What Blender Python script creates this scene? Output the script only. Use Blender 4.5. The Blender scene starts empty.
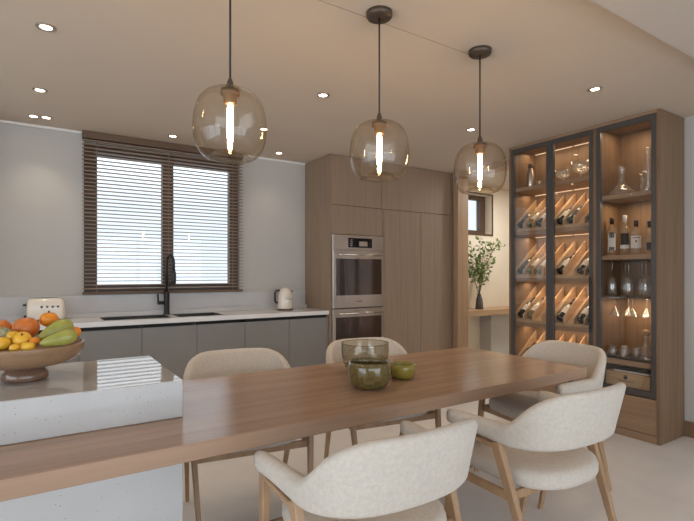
import bpy, bmesh, math, random
from mathutils import Vector, Matrix
random.seed(7)
PI = math.pi
scene = bpy.context.scene
COL = scene.collection

# ------------------------------------------------------------------ helpers
def lin(c):
    return c / 12.92 if c <= 0.04045 else ((c + 0.055) / 1.055) ** 2.4
def rgb(r, g, b):
    return (lin(r / 255), lin(g / 255), lin(b / 255), 1.0)

class MB:
    """collects shapes and links them as one mesh object"""
    def __init__(self):
        self.bm = bmesh.new()
    def box(self, lo, hi, bev=0.0, seg=1):
        t = bmesh.new()
        bmesh.ops.create_cube(t, size=1.0)
        s = [hi[i] - lo[i] for i in range(3)]
        c = [(hi[i] + lo[i]) / 2 for i in range(3)]
        for v in t.verts:
            v.co = Vector((v.co.x * s[0] + c[0], v.co.y * s[1] + c[1], v.co.z * s[2] + c[2]))
        if bev > 0:
            bmesh.ops.bevel(t, geom=list(t.edges), offset=min(bev, min(s) * 0.45), segments=seg, profile=0.5, affect='EDGES')
        self.merge(t)
        return self
    def merge(self, t, M=None):
        if M is not None:
            bmesh.ops.transform(t, matrix=M, verts=t.verts)
        vm = {}
        for v in t.verts:
            vm[v] = self.bm.verts.new(v.co)
        for f in t.faces:
            try:
                nf = self.bm.faces.new([vm[v] for v in f.verts]); nf.smooth = f.smooth
            except ValueError:
                pass
        t.free()
    def lathe(self, prof, c=(0, 0, 0), n=32, M=None, cap0=False, cap1=False, closed=False):
        t = bmesh.new()
        rings = []
        for r, z in prof:
            if r < 1e-5:
                rings.append([t.verts.new((0, 0, z))])
            else:
                rings.append([t.verts.new((r * math.cos(2 * PI * i / n), r * math.sin(2 * PI * i / n), z)) for i in range(n)])
        pairs = list(zip(rings, rings[1:]))
        if closed: pairs.append((rings[-1], rings[0]))
        for a, b in pairs:
            for i in range(n):
                j = (i + 1) % n
                if len(a) == 1 and len(b) == 1: continue
                if len(a) == 1: f = t.faces.new((a[0], b[j], b[i]))
                elif len(b) == 1: f = t.faces.new((a[i], a[j], b[0]))
                else: f = t.faces.new((a[i], a[j], b[j], b[i]))
                f.smooth = True
        if cap0 and len(rings[0]) > 1: t.faces.new(rings[0][::-1])
        if cap1 and len(rings[-1]) > 1: t.faces.new(rings[-1])
        bmesh.ops.recalc_face_normals(t, faces=t.faces)
        mat = Matrix.Translation(c)
        if M is not None: mat = mat @ M
        self.merge(t, mat)
        return self
    def tube(self, pts, r, n=10, cap=True):
        pts = [Vector(p) for p in pts]
        rs = r if isinstance(r, (list, tuple)) else [r] * len(pts)
        t = bmesh.new(); rings = []; prev = None
        for i, p in enumerate(pts):
            d = (pts[min(i + 1, len(pts) - 1)] - pts[max(i - 1, 0)]).normalized()
            if prev is None:
                a = Vector((0, 0, 1)) if abs(d.z) < 0.9 else Vector((1, 0, 0))
                u = d.cross(a).normalized()
            else:
                u = (prev - d * prev.dot(d)).normalized()
            prev = u
            w = d.cross(u)
            rings.append([t.verts.new(p + rs[i] * (u * math.cos(2 * PI * k / n) + w * math.sin(2 * PI * k / n))) for k in range(n)])
        for a, b in zip(rings, rings[1:]):
            for k in range(n):
                f = t.faces.new((a[k], a[(k + 1) % n], b[(k + 1) % n], b[k])); f.smooth = True
        if cap:
            t.faces.new(rings[0][::-1]); t.faces.new(rings[-1])
        bmesh.ops.recalc_face_normals(t, faces=t.faces)
        self.merge(t)
        return self
    def bar(self, p0, p1, s0, s1, bev=0.003, up=(0, 1, 0)):
        """tapered rectangular bar from p0 to p1; s = (across, along up)"""
        p0, p1 = Vector(p0), Vector(p1)
        d = (p1 - p0).normalized()
        u = Vector(up); u = (u - d * u.dot(d)).normalized()
        w = d.cross(u)
        t = bmesh.new(); vs = []
        for p, s in ((p0, s0), (p1, s1)):
            for a, b in ((-1, -1), (1, -1), (1, 1), (-1, 1)):
                vs.append(t.verts.new(p + w * (a * s[0] / 2) + u * (b * s[1] / 2)))
        q = vs
        for idx in ((0, 1, 2, 3), (7, 6, 5, 4), (0, 4, 5, 1), (1, 5, 6, 2), (2, 6, 7, 3), (3, 7, 4, 0)):
            t.faces.new([q[i] for i in idx])
        bmesh.ops.recalc_face_normals(t, faces=t.faces)
        if bev: bmesh.ops.bevel(t, geom=list(t.edges), offset=bev, segments=1, affect='EDGES')
        self.merge(t)
        return self
    def prism(self, poly, axis, a, b, bev=0):
        """polygon in the plane normal to axis, extruded from a to b"""
        t = bmesh.new()
        def P(u, v, w):
            return {'x': (w, u, v), 'y': (u, w, v), 'z': (u, v, w)}[axis]
        A = [t.verts.new(P(u, v, a)) for u, v in poly]
        B = [t.verts.new(P(u, v, b)) for u, v in poly]
        t.faces.new(A); t.faces.new(B[::-1])
        n = len(poly)
        for i in range(n):
            t.faces.new((A[i], B[i], B[(i + 1) % n], A[(i + 1) % n]))
        bmesh.ops.recalc_face_normals(t, faces=t.faces)
        if bev: bmesh.ops.bevel(t, geom=list(t.edges), offset=bev, segments=1, affect='EDGES')
        self.merge(t)
        return self
    def rings(self, rr, cap=True, smooth=True):
        t = bmesh.new()
        V = [[t.verts.new(p) for p in r] for r in rr]
        n = len(V[0])
        for a, b in zip(V, V[1:]):
            for k in range(n):
                f = t.faces.new((a[k], a[(k + 1) % n], b[(k + 1) % n], b[k])); f.smooth = smooth
        if cap:
            for r in (V[0][::-1], V[-1]):
                f = t.faces.new(r); f.smooth = smooth
        bmesh.ops.recalc_face_normals(t, faces=t.faces)
        self.merge(t)
        return self
    def blob(self, rx, ry, rz, c=(0, 0, 0), seg=24, fn=None, M=None):
        t = bmesh.new()
        bmesh.ops.create_uvsphere(t, u_segments=seg, v_segments=seg // 2 + 2, radius=1)
        for v in t.verts:
            k = fn(v.co) if fn else v.co
            v.co = Vector((k.x * rx, k.y * ry, k.z * rz))
        for f in t.faces: f.smooth = True
        mat = Matrix.Translation(c)
        if M is not None: mat = mat @ M
        self.merge(t, mat)
        return self
    def build(self, name, mat, parent=None, loc=None, subsurf=0):
        me = bpy.data.meshes.new(name)
        self.bm.to_mesh(me); self.bm.free()
        me.materials.append(mat)
        o = bpy.data.objects.new(name, me)
        COL.objects.link(o)
        if parent is not None: o.parent = parent
        if loc is not None: o.location = loc
        if subsurf:
            m = o.modifiers.new('smooth', 'SUBSURF'); m.levels = subsurf; m.render_levels = subsurf
        return o

def tag(o, label=None, cat=None, group=None, kind=None):
    if label: o['label'] = label
    if cat: o['category'] = cat
    if group: o['group'] = group
    if kind: o['kind'] = kind
    return o
def thing(name, label, cat, loc=(0, 0, 0), rz=0, group=None):
    o = bpy.data.objects.new(name, None); COL.objects.link(o)
    o.empty_display_size = 0.1
    o.location = loc; o.rotation_euler = (0, 0, rz)
    return tag(o, label, cat, group)
def struct(o):
    o['kind'] = 'structure'; return o
def copy_tree(o, parent=None):
    c = o.copy(); COL.objects.link(c)
    if parent is not None: c.parent = parent
    for ch in list(o.children):
        copy_tree(ch, c)
    return c

# ------------------------------------------------------------------ materials
def newmat(name):
    m = bpy.data.materials.new(name); m.use_nodes = True
    nt = m.node_tree
    return m, nt, nt.nodes['Principled BSDF']
def N(nt, t, **kw):
    n = nt.nodes.new(t)
    for k, v in kw.items():
        if k in n.inputs: n.inputs[k].default_value = v
        else: setattr(n, k, v)
    return n
def L(nt, a, b): nt.links.new(a, b)

def plain(name, col, rough=0.5, metal=0.0, spec=0.5, noise=0.04, nscale=30, bump=0.0, coat=0.0):
    m, nt, b = newmat(name)
    tc = N(nt, 'ShaderNodeTexCoord')
    nz = N(nt, 'ShaderNodeTexNoise'); nz.inputs['Scale'].default_value = nscale; nz.inputs['Detail'].default_value = 4
    L(nt, tc.outputs['Object'], nz.inputs['Vector'])
    r = N(nt, 'ShaderNodeValToRGB')
    c = col
    r.color_ramp.elements[0].position = 0.3; r.color_ramp.elements[1].position = 0.7
    r.color_ramp.elements[0].color = tuple(max(0, x * (1 - noise)) for x in c[:3]) + (1,)
    r.color_ramp.elements[1].color = tuple(min(1, x * (1 + noise)) for x in c[:3]) + (1,)
    L(nt, nz.outputs['Fac'], r.inputs['Fac']); L(nt, r.outputs['Color'], b.inputs['Base Color'])
    b.inputs['Roughness'].default_value = rough; b.inputs['Metallic'].default_value = metal
    b.inputs['Specular IOR Level'].default_value = spec
    b.inputs['Coat Weight'].default_value = coat
    if bump:
        bp = N(nt, 'ShaderNodeBump'); bp.inputs['Strength'].default_value = bump; bp.inputs['Distance'].default_value = 0.002
        L(nt, nz.outputs['Fac'], bp.inputs['Height']); L(nt, bp.outputs['Normal'], b.inputs['Normal'])
    return m

def wood(name, c0, c1, grain='z', rough=0.5, spec=0.4, freq=1.0, rand=False):
    m, nt, b = newmat(name)
    tc = N(nt, 'ShaderNodeTexCoord')
    sc = {'x': (1.2, 26, 26), 'y': (26, 1.2, 26), 'z': (26, 26, 1.2)}[grain]
    mp = N(nt, 'ShaderNodeMapping'); mp.inputs['Scale'].default_value = tuple(s * freq for s in sc)
    L(nt, tc.outputs['Object'], mp.inputs['Vector'])
    n1 = N(nt, 'ShaderNodeTexNoise'); n1.inputs['Scale'].default_value = 1.0; n1.inputs['Detail'].default_value = 6; n1.inputs['Distortion'].default_value = 0.6
    L(nt, mp.outputs['Vector'], n1.inputs['Vector'])
    mp2 = N(nt, 'ShaderNodeMapping'); mp2.inputs['Scale'].default_value = tuple((s * 6 if s > 2 else s * 3) * freq for s in sc)
    L(nt, tc.outputs['Object'], mp2.inputs['Vector'])
    n2 = N(nt, 'ShaderNodeTexNoise'); n2.inputs['Scale'].default_value = 1.0; n2.inputs['Detail'].default_value = 3
    L(nt, mp2.outputs['Vector'], n2.inputs['Vector'])
    mx = N(nt, 'ShaderNodeMath', operation='MULTIPLY_ADD'); mx.inputs[1].default_value = 0.35
    L(nt, n2.outputs['Fac'], mx.inputs[0]); L(nt, n1.outputs['Fac'], mx.inputs[2])
    r = N(nt, 'ShaderNodeValToRGB')
    r.color_ramp.elements[0].position = 0.30; r.color_ramp.elements[1].position = 1.05
    r.color_ramp.elements[0].color = c0; r.color_ramp.elements[1].color = c1
    L(nt, mx.outputs[0], r.inputs['Fac']); L(nt, r.outputs['Color'], b.inputs['Base Color'])
    b.inputs['Roughness'].default_value = rough; b.inputs['Specular IOR Level'].default_value = spec
    bp = N(nt, 'ShaderNodeBump'); bp.inputs['Strength'].default_value = 0.12; bp.inputs['Distance'].default_value = 0.001
    L(nt, mx.outputs[0], bp.inputs['Height']); L(nt, bp.outputs['Normal'], b.inputs['Normal'])
    return m

def concrete(name, col, rough, spots=True, spec=0.5):
    m, nt, b = newmat(name)
    tc = N(nt, 'ShaderNodeTexCoord')
    n1 = N(nt, 'ShaderNodeTexNoise'); n1.inputs['Scale'].default_value = 5; n1.inputs['Detail'].default_value = 8
    L(nt, tc.outputs['Object'], n1.inputs['Vector'])
    r = N(nt, 'ShaderNodeValToRGB')
    r.color_ramp.elements[0].position = 0.3; r.color_ramp.elements[1].position = 0.7
    r.color_ramp.elements[0].color = tuple(x * 0.93 for x in col[:3]) + (1,); r.color_ramp.elements[1].color = col
    L(nt, n1.outputs['Fac'], r.inputs['Fac'])
    out = r.outputs['Color']
    if spots:
        v = N(nt, 'ShaderNodeTexVoronoi'); v.inputs['Scale'].default_value = 72; v.inputs['Randomness'].default_value = 1
        L(nt, tc.outputs['Object'], v.inputs['Vector'])
        sc_ = N(nt, 'ShaderNodeSeparateColor'); L(nt, v.outputs['Color'], sc_.inputs[0])
        th = N(nt, 'ShaderNodeMapRange'); th.inputs['From Min'].default_value = 0.45; th.inputs['From Max'].default_value = 1.0
        th.inputs['To Min'].default_value = 0.0; th.inputs['To Max'].default_value = 0.15
        L(nt, sc_.outputs[0], th.inputs['Value'])
        lt = N(nt, 'ShaderNodeMath', operation='LESS_THAN')
        L(nt, v.outputs['Distance'], lt.inputs[0]); L(nt, th.outputs['Result'], lt.inputs[1])
        mx = N(nt, 'ShaderNodeMix', data_type='RGBA')
        L(nt, lt.outputs[0], mx.inputs['Factor']); L(nt, out, mx.inputs[6])
        mx.inputs[7].default_value = tuple(x * 0.42 for x in col[:3]) + (1,)
        out = mx.outputs[2]
    L(nt, out, b.inputs['Base Color'])
    b.inputs['Roughness'].default_value = rough; b.inputs['Specular IOR Level'].default_value = spec
    return m

def fabric(name, c0, c1):
    m, nt, b = newmat(name)
    tc = N(nt, 'ShaderNodeTexCoord')
    n1 = N(nt, 'ShaderNodeTexNoise'); n1.inputs['Scale'].default_value = 160; n1.inputs['Detail'].default_value = 3
    n2 = N(nt, 'ShaderNodeTexNoise'); n2.inputs['Scale'].default_value = 70; n2.inputs['Detail'].default_value = 4
    L(nt, tc.outputs['Object'], n1.inputs['Vector']); L(nt, tc.outputs['Object'], n2.inputs['Vector'])
    mx = N(nt, 'ShaderNodeMath', operation='MULTIPLY_ADD'); mx.inputs[1].default_value = 0.6
    L(nt, n1.outputs['Fac'], mx.inputs[0]); L(nt, n2.outputs['Fac'], mx.inputs[2])
    r = N(nt, 'ShaderNodeValToRGB'); r.color_ramp.elements[0].position = 0.55; r.color_ramp.elements[1].position = 1.0
    r.color_ramp.elements[0].color = c0; r.color_ramp.elements[1].color = c1
    L(nt, mx.outputs[0], r.inputs['Fac']); L(nt, r.outputs['Color'], b.inputs['Base Color'])
    b.inputs['Roughness'].default_value = 0.95; b.inputs['Specular IOR Level'].default_value = 0.15
    b.inputs['Sheen Weight'].default_value = 0.15
    bp = N(nt, 'ShaderNodeBump'); bp.inputs['Strength'].default_value = 0.25; bp.inputs['Distance'].default_value = 0.001
    L(nt, n1.outputs['Fac'], bp.inputs['Height']); L(nt, bp.outputs['Normal'], b.inputs['Normal'])
    return m

def thin_glass(name, tint, edge, refl=0.05, rough=0.0, power=4.0, gain=0.8, bubble=0.0, body=None):
    """a thin pane or blown shell: clear face-on, tinted and mirror-like at grazing angles"""
    m, nt, b = newmat(name); nt.nodes.remove(b)
    out = nt.nodes['Material Output']
    lw = N(nt, 'ShaderNodeLayerWeight'); lw.inputs['Blend'].default_value = 0.5
    pw = N(nt, 'ShaderNodeMath', operation='POWER'); pw.inputs[1].default_value = power
    L(nt, lw.outputs['Facing'], pw.inputs[0])
    ma = N(nt, 'ShaderNodeMath', operation='MULTIPLY_ADD', use_clamp=True); ma.inputs[1].default_value = gain; ma.inputs[2].default_value = refl
    L(nt, pw.outputs[0], ma.inputs[0])
    cm = N(nt, 'ShaderNodeMix', data_type='RGBA'); cm.inputs[6].default_value = tint; cm.inputs[7].default_value = edge
    p2 = N(nt, 'ShaderNodeMath', operation='POWER'); p2.inputs[1].default_value = 2.5
    L(nt, lw.outputs['Facing'], p2.inputs[0]); L(nt, p2.outputs[0], cm.inputs['Factor'])
    tr = N(nt, 'ShaderNodeBsdfTransparent'); L(nt, cm.outputs[2], tr.inputs['Color'])
    gl = N(nt, 'ShaderNodeBsdfGlossy'); gl.inputs['Roughness'].default_value = rough
    ms = N(nt, 'ShaderNodeMixShader')
    L(nt, ma.outputs[0], ms.inputs['Fac']); L(nt, tr.outputs[0], ms.inputs[1]); L(nt, gl.outputs[0], ms.inputs[2])
    if body:      # pale mix: liquid in bottles, otherwise highlights and backlight put into the glass
        tl = N(nt, 'ShaderNodeBsdfTranslucent'); tl.inputs['Color'].default_value = body[1]
        df = N(nt, 'ShaderNodeBsdfDiffuse'); df.inputs['Color'].default_value = body[1]
        m1 = N(nt, 'ShaderNodeMixShader'); m1.inputs['Fac'].default_value = .5; L(nt, tl.outputs[0], m1.inputs[1]); L(nt, df.outputs[0], m1.inputs[2])
        m2 = N(nt, 'ShaderNodeMixShader'); m2.inputs['Fac'].default_value = body[0]; L(nt, ms.outputs[0], m2.inputs[1]); L(nt, m1.outputs[0], m2.inputs[2])
        L(nt, m2.outputs[0], out.inputs['Surface'])
    else:
        L(nt, ms.outputs[0], out.inputs['Surface'])
    if bubble:
        tc = N(nt, 'ShaderNodeTexCoord'); nz = N(nt, 'ShaderNodeTexNoise'); nz.inputs['Scale'].default_value = 14
        L(nt, tc.outputs['Object'], nz.inputs['Vector'])
        bp = N(nt, 'ShaderNodeBump'); bp.inputs['Strength'].default_value = bubble; bp.inputs['Distance'].default_value = 0.01
        L(nt, nz.outputs['Fac'], bp.inputs['Height']); L(nt, bp.outputs['Normal'], gl.inputs['Normal'])
    return m

def emit(name, col, s):
    m, nt, b = newmat(name)
    b.inputs['Base Color'].default_value = col
    b.inputs['Emission Color'].default_value = col; b.inputs['Emission Strength'].default_value = s
    return m

# numbers that set the light of the place
DAY = 4.3            # sky radiance
BACK_SKY = 1.4      # radiance of the sky low behind the kitchen window
EXPOSURE = 0.0

M = {}
M['wall'] = plain('plaster wall', rgb(184, 180, 175), 0.9, noise=0.02, nscale=3)
M['alcove'] = plain('cream plaster', rgb(228, 217, 200), 0.9, noise=0.02, nscale=3)
M['ceiling'] = plain('ceiling paint', rgb(205, 190, 172), 0.9, noise=0.015, nscale=2)
M['bulkhead'] = plain('daylight tinted bulkhead', rgb(198, 188, 178), 0.9, noise=0.015, nscale=2)  # cool daylight from the floor is mixed into this ceiling colour
M['trim'] = plain('white trim', rgb(225, 222, 218), 0.6)
M['floor'] = concrete('polished floor', rgb(232, 228, 226), 0.32, spots=False)
M['concrete'] = concrete('polished pale concrete', rgb(190, 188, 186), 0.03, spec=0.9)
M['oak_tower'] = wood('oak veneer upright', rgb(132, 111, 92), rgb(152, 130, 109), 'z', 0.55)
M['oak_warm'] = wood('warm oak upright', rgb(144, 116, 90), rgb(178, 148, 118), 'z', 0.5)
M['oak_cab'] = wood('brown oak upright', rgb(108, 84, 62), rgb(140, 112, 85), 'z', 0.5)
M['oak_shelf'] = wood('brown oak along', rgb(130, 103, 80), rgb(166, 136, 108), 'y', 0.5)
M['oak_table'] = wood('table oak', rgb(143, 113, 90), rgb(174, 142, 116), 'x', 0.24, 0.5, freq=0.8)
M['oak_leg'] = wood('chair oak', rgb(144, 112, 82), rgb(182, 148, 114), 'z', 0.45)
M['oak_ledge'] = wood('pale oak along', rgb(160, 130, 100), rgb(194, 162, 130), 'x', 0.5)
M['rack'] = wood('rack oak', rgb(172, 140, 106), rgb(204, 172, 136), 'x', 0.5)
M['crate'] = wood('pale pine', rgb(168, 138, 104), rgb(205, 175, 138), 'y', 0.6)
M['blind'] = wood('blind slat wood', rgb(132, 110, 91), rgb(160, 136, 115), 'x', 0.5)
M['blind_dark'] = wood('blind rail wood', rgb(84, 64, 49), rgb(112, 88, 68), 'x', 0.5)
M['winframe'] = plain('window frame brown', rgb(84, 64, 50), 0.5)
M['cord'] = plain('pale blind cord', rgb(134, 112, 94), 0.8)
M['grey'] = plain('grey lacquer', rgb(130, 127, 124), 0.36, noise=0.02, nscale=4)
M['gap'] = plain('shadow gap', rgb(38, 35, 33), 0.7)
M['worktop'] = concrete('pale worktop', rgb(226, 225, 225), 0.14, spots=False)
M['splash'] = concrete('grey splashback', rgb(190, 188, 188), 0.3, spots=False)
M['black'] = plain('matt black', rgb(30, 30, 31), 0.45)
M['darkmetal'] = plain('dark bronze metal', rgb(92, 80, 70), 0.45, metal=0.6)
M['joint'] = plain('ceiling joint', rgb(160, 142, 124), 0.9)
M['doorframe'] = plain('anthracite aluminium', rgb(84, 80, 78), 0.42, metal=0.3)
M['steel'] = plain('brushed steel', rgb(196, 184, 172), 0.3, metal=0.9, noise=0.03, nscale=60)
M['steel_bright'] = plain('bright steel', rgb(215, 208, 200), 0.16, metal=1.0)
M['ovenglass'] = plain('oven black glass', rgb(62, 48, 40), 0.05, noise=0.0, spec=0.8)
M['screen'] = plain('black display', rgb(20, 18, 18), 0.08)
M['sink'] = plain('black sink', rgb(44, 43, 43), 0.35)
M['cream'] = plain('cream enamel', rgb(222, 212, 198), 0.2, coat=0.5, noise=0.01)
M['fabric'] = fabric('cream boucle', rgb(190, 180, 168), rgb(202, 193, 181))
M['fabric_seam'] = plain('cream piping', rgb(176, 164, 150), 0.9)
M['bowlwood'] = wood('turned bowl wood', rgb(120, 92, 68), rgb(156, 124, 94), 'x', 0.22, 0.6, freq=0.8)
M['footwood'] = wood('dark glossy foot wood', rgb(104, 76, 60), rgb(136, 104, 84), 'x', 0.12, 0.7)
M['smoke'] = thin_glass('amber pendant glass', (0.985, 0.955, 0.905, 1), (0.74, 0.64, 0.50, 1), 0.06, 0.01, bubble=0.15)
M['pane'] = thin_glass('clear pane', (0.94, 0.95, 0.95, 1), (0.8, 0.84, 0.84, 1), 0.03)
M['cabpane'] = thin_glass('cabinet pane', (0.985, 0.985, 0.985, 1), (0.9, 0.9, 0.9, 1), 0.045)
M['glass'] = thin_glass('clear tableware glass', (0.97, 0.97, 0.96, 1), (0.88, 0.87, 0.85, 1), 0.12, 0.02, 3.0, 0.35, bubble=0.1, body=(.05, (.95, .93, .9, 1)))
M['decanter'] = thin_glass('clear cut glass', (0.97, 0.97, 0.95, 1), (0.80, 0.76, 0.70, 1), 0.18, 0.05, 2.5, 0.6, bubble=1.0, body=(.13, (.95, .92, .86, 1)))
M['smokevase'] = thin_glass('smoked olive glass', (0.74, 0.71, 0.62, 1), (0.34, 0.30, 0.20, 1), 0.10, 0.02, 3.0, 0.8, bubble=0.1)
M['wine'] = plain('dark wine glass', rgb(24, 24, 20), 0.08, noise=0, spec=0.8)
M['winegreen'] = plain('dark green wine glass', rgb(40, 44, 28), 0.08, noise=0, spec=0.8)
M['winepale'] = plain('pale green wine glass', rgb(132, 122, 86), 0.08, noise=0, spec=0.8)
M['label_white'] = plain('white paper label', rgb(215, 210, 202), 0.7)
M['label_dark'] = plain('dark paper label', rgb(58, 56, 58), 0.7)
M['label_black'] = plain('black paper label', rgb(26, 26, 28), 0.6)
M['foil'] = plain('black foil', rgb(26, 24, 26), 0.35)
M['foil_red'] = plain('dark red foil', rgb(66, 28, 30), 0.35)
M['spirit'] = thin_glass('spirit bottle glass', (0.94, 0.93, 0.89, 1), (0.72, 0.67, 0.58, 1), 0.10, 0.02, 3.0, 0.7, body=(.13, (.95, .86, .66, 1)))
M['orange'] = plain('orange peel', rgb(226, 140, 34), 0.4, noise=0.08, nscale=60, bump=0.25)
M['orange_red'] = plain('blush orange peel', rgb(204, 116, 50), 0.35, noise=0.2, nscale=10, bump=0.05)
M['yellow'] = plain('yellow peel', rgb(226, 174, 50), 0.3, noise=0.1, nscale=18)
M['green'] = plain('green mango skin', rgb(152, 150, 72), 0.25, noise=0.16, nscale=22)
M['knobbly'] = plain('grey green rind', rgb(150, 148, 118), 0.6, noise=0.25, nscale=70, bump=0.5)
M['stem'] = plain('fruit stem', rgb(74, 60, 40), 0.8)
M['leaf'] = plain('branch leaves', rgb(112, 132, 72), 0.5, noise=0.25, nscale=20)
M['twig'] = plain('green twigs', rgb(104, 108, 72), 0.7)
M['vase'] = plain('smoked grey vase', rgb(74, 74, 72), 0.15, spec=0.7)
M['downlight'] = emit('downlight lens', (1.0, 0.86, 0.68, 1), 14)
M['filament'] = emit('glowing bulb', (1.0, 0.64, 0.30, 1), 150)
M['bulbtip'] = emit('bulb tip glow', (1.0, 0.72, 0.36, 1), 5)
M['led'] = emit('warm led strip', (1.0, 0.72, 0.44, 1), .8)
M['book'] = plain('slate book cover', rgb(52, 56, 62), 0.6)
M['bronze'] = plain('bulb socket bronze', rgb(120, 96, 74), 0.4, metal=0.5)

def olive_ceramic():
    m, nt, b = newmat('olive glazed glass')
    tc = N(nt, 'ShaderNodeTexCoord'); nz = N(nt, 'ShaderNodeTexNoise'); nz.inputs['Scale'].default_value = 60; nz.inputs['Detail'].default_value = 5
    L(nt, tc.outputs['Object'], nz.inputs['Vector'])
    r = N(nt, 'ShaderNodeValToRGB'); r.color_ramp.elements[0].position = 0.35; r.color_ramp.elements[1].position = 0.7
    r.color_ramp.elements[0].color = rgb(88, 76, 42); r.color_ramp.elements[1].color = rgb(114, 100, 60)
    L(nt, nz.outputs['Fac'], r.inputs['Fac']); L(nt, r.outputs['Color'], b.inputs['Base Color'])
    b.inputs['Roughness'].default_value = 0.12; b.inputs['Coat Weight'].default_value = 0.5
    b.inputs['Subsurface Weight'].default_value = 0.0
    return m
M['olive'] = olive_ceramic()
M['lime'] = plain('lime glazed glass', rgb(140, 128, 54), 0.1, coat=0.6, noise=0.12, nscale=40)

# ------------------------------------------------------------------ the setting
H = 2.55
XR = 4.345          # right wall face
YB = 4.79           # back wall face
XL, YF = -3.4, -3.6
struct(MB().box((XL - .2, YF - .2, -.12), (7.0, 5.2, 0)).build('floor', M['floor']))
struct(MB().box((XL - .2, 1.163, H), (7.0, 5.2, H + .14)).build('ceiling', M['ceiling']))
struct(MB().box((XL - .2, YF - .2, 2.50), (7.0, 1.163, H + .14)).build('ceiling_lowered', M['bulkhead']))
# back wall with the window hole
WX0, WX1, WZ0, WZ1 = 0.340, 1.775, 1.128, 2.47
w = MB()
w.box((XL, YB, 0), (WX0, YB + .3, H)); w.box((WX1, YB, 0), (4.6, YB + .3, H))
w.box((WX0, YB, 0), (WX1, YB + .3, WZ0)); w.box((WX0, YB, WZ1), (WX1, YB + .3, H))
struct(w.build('wall_back', M['wall']))
# right wall: solid along the cabinet, an opening to the alcove, header
OY0, OY1, OZ = 3.14, 4.17, 2.49
w = MB()
w.box((XR, YF, 0), (XR + .16, OY0, H)); w.box((XR, OY0, OZ), (XR + .16, OY1, H)); w.box((XR, OY1, 0), (XR + .16, YB, H))
struct(w.build('wall_right', M['wall']))
# alcove behind the opening
AY = 4.65
a0, a1, az0, az1 = 4.78, 5.545, 1.868, 2.43
w = MB()
w.box((XR + .16, AY, 0), (a0, AY + .3, H)); w.box((a1, AY, 0), (6.8, AY + .3, H))
w.box((a0, AY, 0), (a1, AY + .3, az0)); w.box((a0, AY, az1), (a1, AY + .3, H))
struct(w.build('wall_alcove_back', M['alcove']))
struct(MB().box((6.6, 2.3, 0), (6.8, AY, H)).build('wall_alcove_right', M['alcove']))
struct(MB().box((XR + .16, 2.3, 0), (6.6, 2.5, H)).build('wall_alcove_near', M['alcove']))
struct(MB().box((5.293, 4.45, 0), (6.6, AY, .735)).build('wall_alcove_pier', M['wall']))
# casing of the opening (jamb and header)
struct(MB().box((XR - .014, OY1 - .02, 0), (XR + .17, 4.232, OZ), .002).build('trim_1', M['oak_warm']))
struct(MB().box((XR - .014, OY0 - .03, OZ - .005), (XR + .17, 4.232, H - .001), .002).build('trim_2', M['oak_ledge']))
# unseen oak block, added so the cabinet panes reflect something dark
struct(MB().box((XL, 4.21, 0), (-.72, YB, H)).build('wall_unseen_block', M['oak_tower']))
# small pale cornice strips between back wall and ceiling
struct(MB().box((-.72, YB - .022, H - .020), (.322, YB, H)).build('trim_3', M['trim']))
struct(MB().box((1.792, YB - .022, H - .020), (2.54, YB, H)).build('trim_4', M['trim']))
# joint in the ceiling along the pendant row
struct(MB().box((-1.2, 1.886, H - .0015), (2.07, 1.889, H + .001)).build('trim_5', M['joint']))
struct(MB().box((XR - .016, YF, 0), (XR, 1.704, .125), .003).build('baseboard_right', M['oak_cab']))
# left wall and the glazed garden side behind the camera
w = MB()
LY0, LY1, LZ = -1.8, 3.4, 2.3
w.box((XL - .2, YF, 0), (XL, LY0, 2.52)); w.box((XL - .2, LY1, 0), (XL, 5.1, H)); w.box((XL - .2, LY0, LZ), (XL, LY1, 2.52))
struct(w.build('wall_left', M['wall']))
FX0, FX1, FZ = -2.9, 3.9, 2.3
w = MB()
w.box((XL - .2, YF - .2, 0), (FX0, YF, 2.5)); w.box((FX1, YF - .2, 0), (XR + .16, YF, 2.5)); w.box((FX0, YF - .2, FZ), (FX1, YF, 2.5))
struct(w.build('wall_front', M['wall']))
w = MB()
for i in range(5):
    x = FX0 + (FX1 - FX0) * i / 4
    w.box((x - .035, YF - .14, 0), (x + .035, YF - .06, FZ))
w.box((FX0, YF - .14, FZ - .07), (FX1, YF - .06, FZ)); w.box((FX0, YF - .14, 0), (FX1, YF - .06, .05))
struct(w.build('door_1', M['doorframe']))
w = MB()
for i in range(4):
    y = LY0 + (LY1 - LY0) * i / 3
    w.box((XL - .14, y - .035, 0), (XL - .06, y + .035, LZ))
w.box((XL - .14, LY0, LZ - .07), (XL - .06, LY1, LZ)); w.box((XL - .14, LY0, 0), (XL - .06, LY1, .05))
struct(w.build('door_2', M['doorframe']))

# kitchen window
w = MB()
fy0, fy1 = YB + .05, YB + .12
w.box((WX0, fy0, WZ0), (.444, fy1, WZ1)); w.box((1.683, fy0, WZ0), (WX1, fy1, WZ1))
w.box((.444, fy0, WZ0), (1.683, fy1, 1.195)); w.box((.444, fy0, 2.372), (1.683, fy1, WZ1))
w.box((1.013, fy0, 1.195), (1.116, fy1, 2.372))
win = struct(w.build('window_1', M['winframe']))
pp = MB(); pp.box((.444, fy0 + .03, 1.195), (1.013, fy0 + .036, 2.372)); pp.box((1.116, fy0 + .03, 1.195), (1.683, fy0 + .036, 2.372))
pp.build('window_pane', M['pane'], win)
# small alcove window in a deep reveal
w = MB()
wy0, wy1 = AY + .12, AY + .19
w.box((a0, wy0, az0), (a0 + .06, wy1, az1)); w.box((5.44, wy0, az0), (a1, wy1, az1))
w.box((a0 + .06, wy0, az0), (5.44, wy1, az0 + .06)); w.box((a0 + .06, wy0, az1 - .06), (5.44, wy1, az1))
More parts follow.
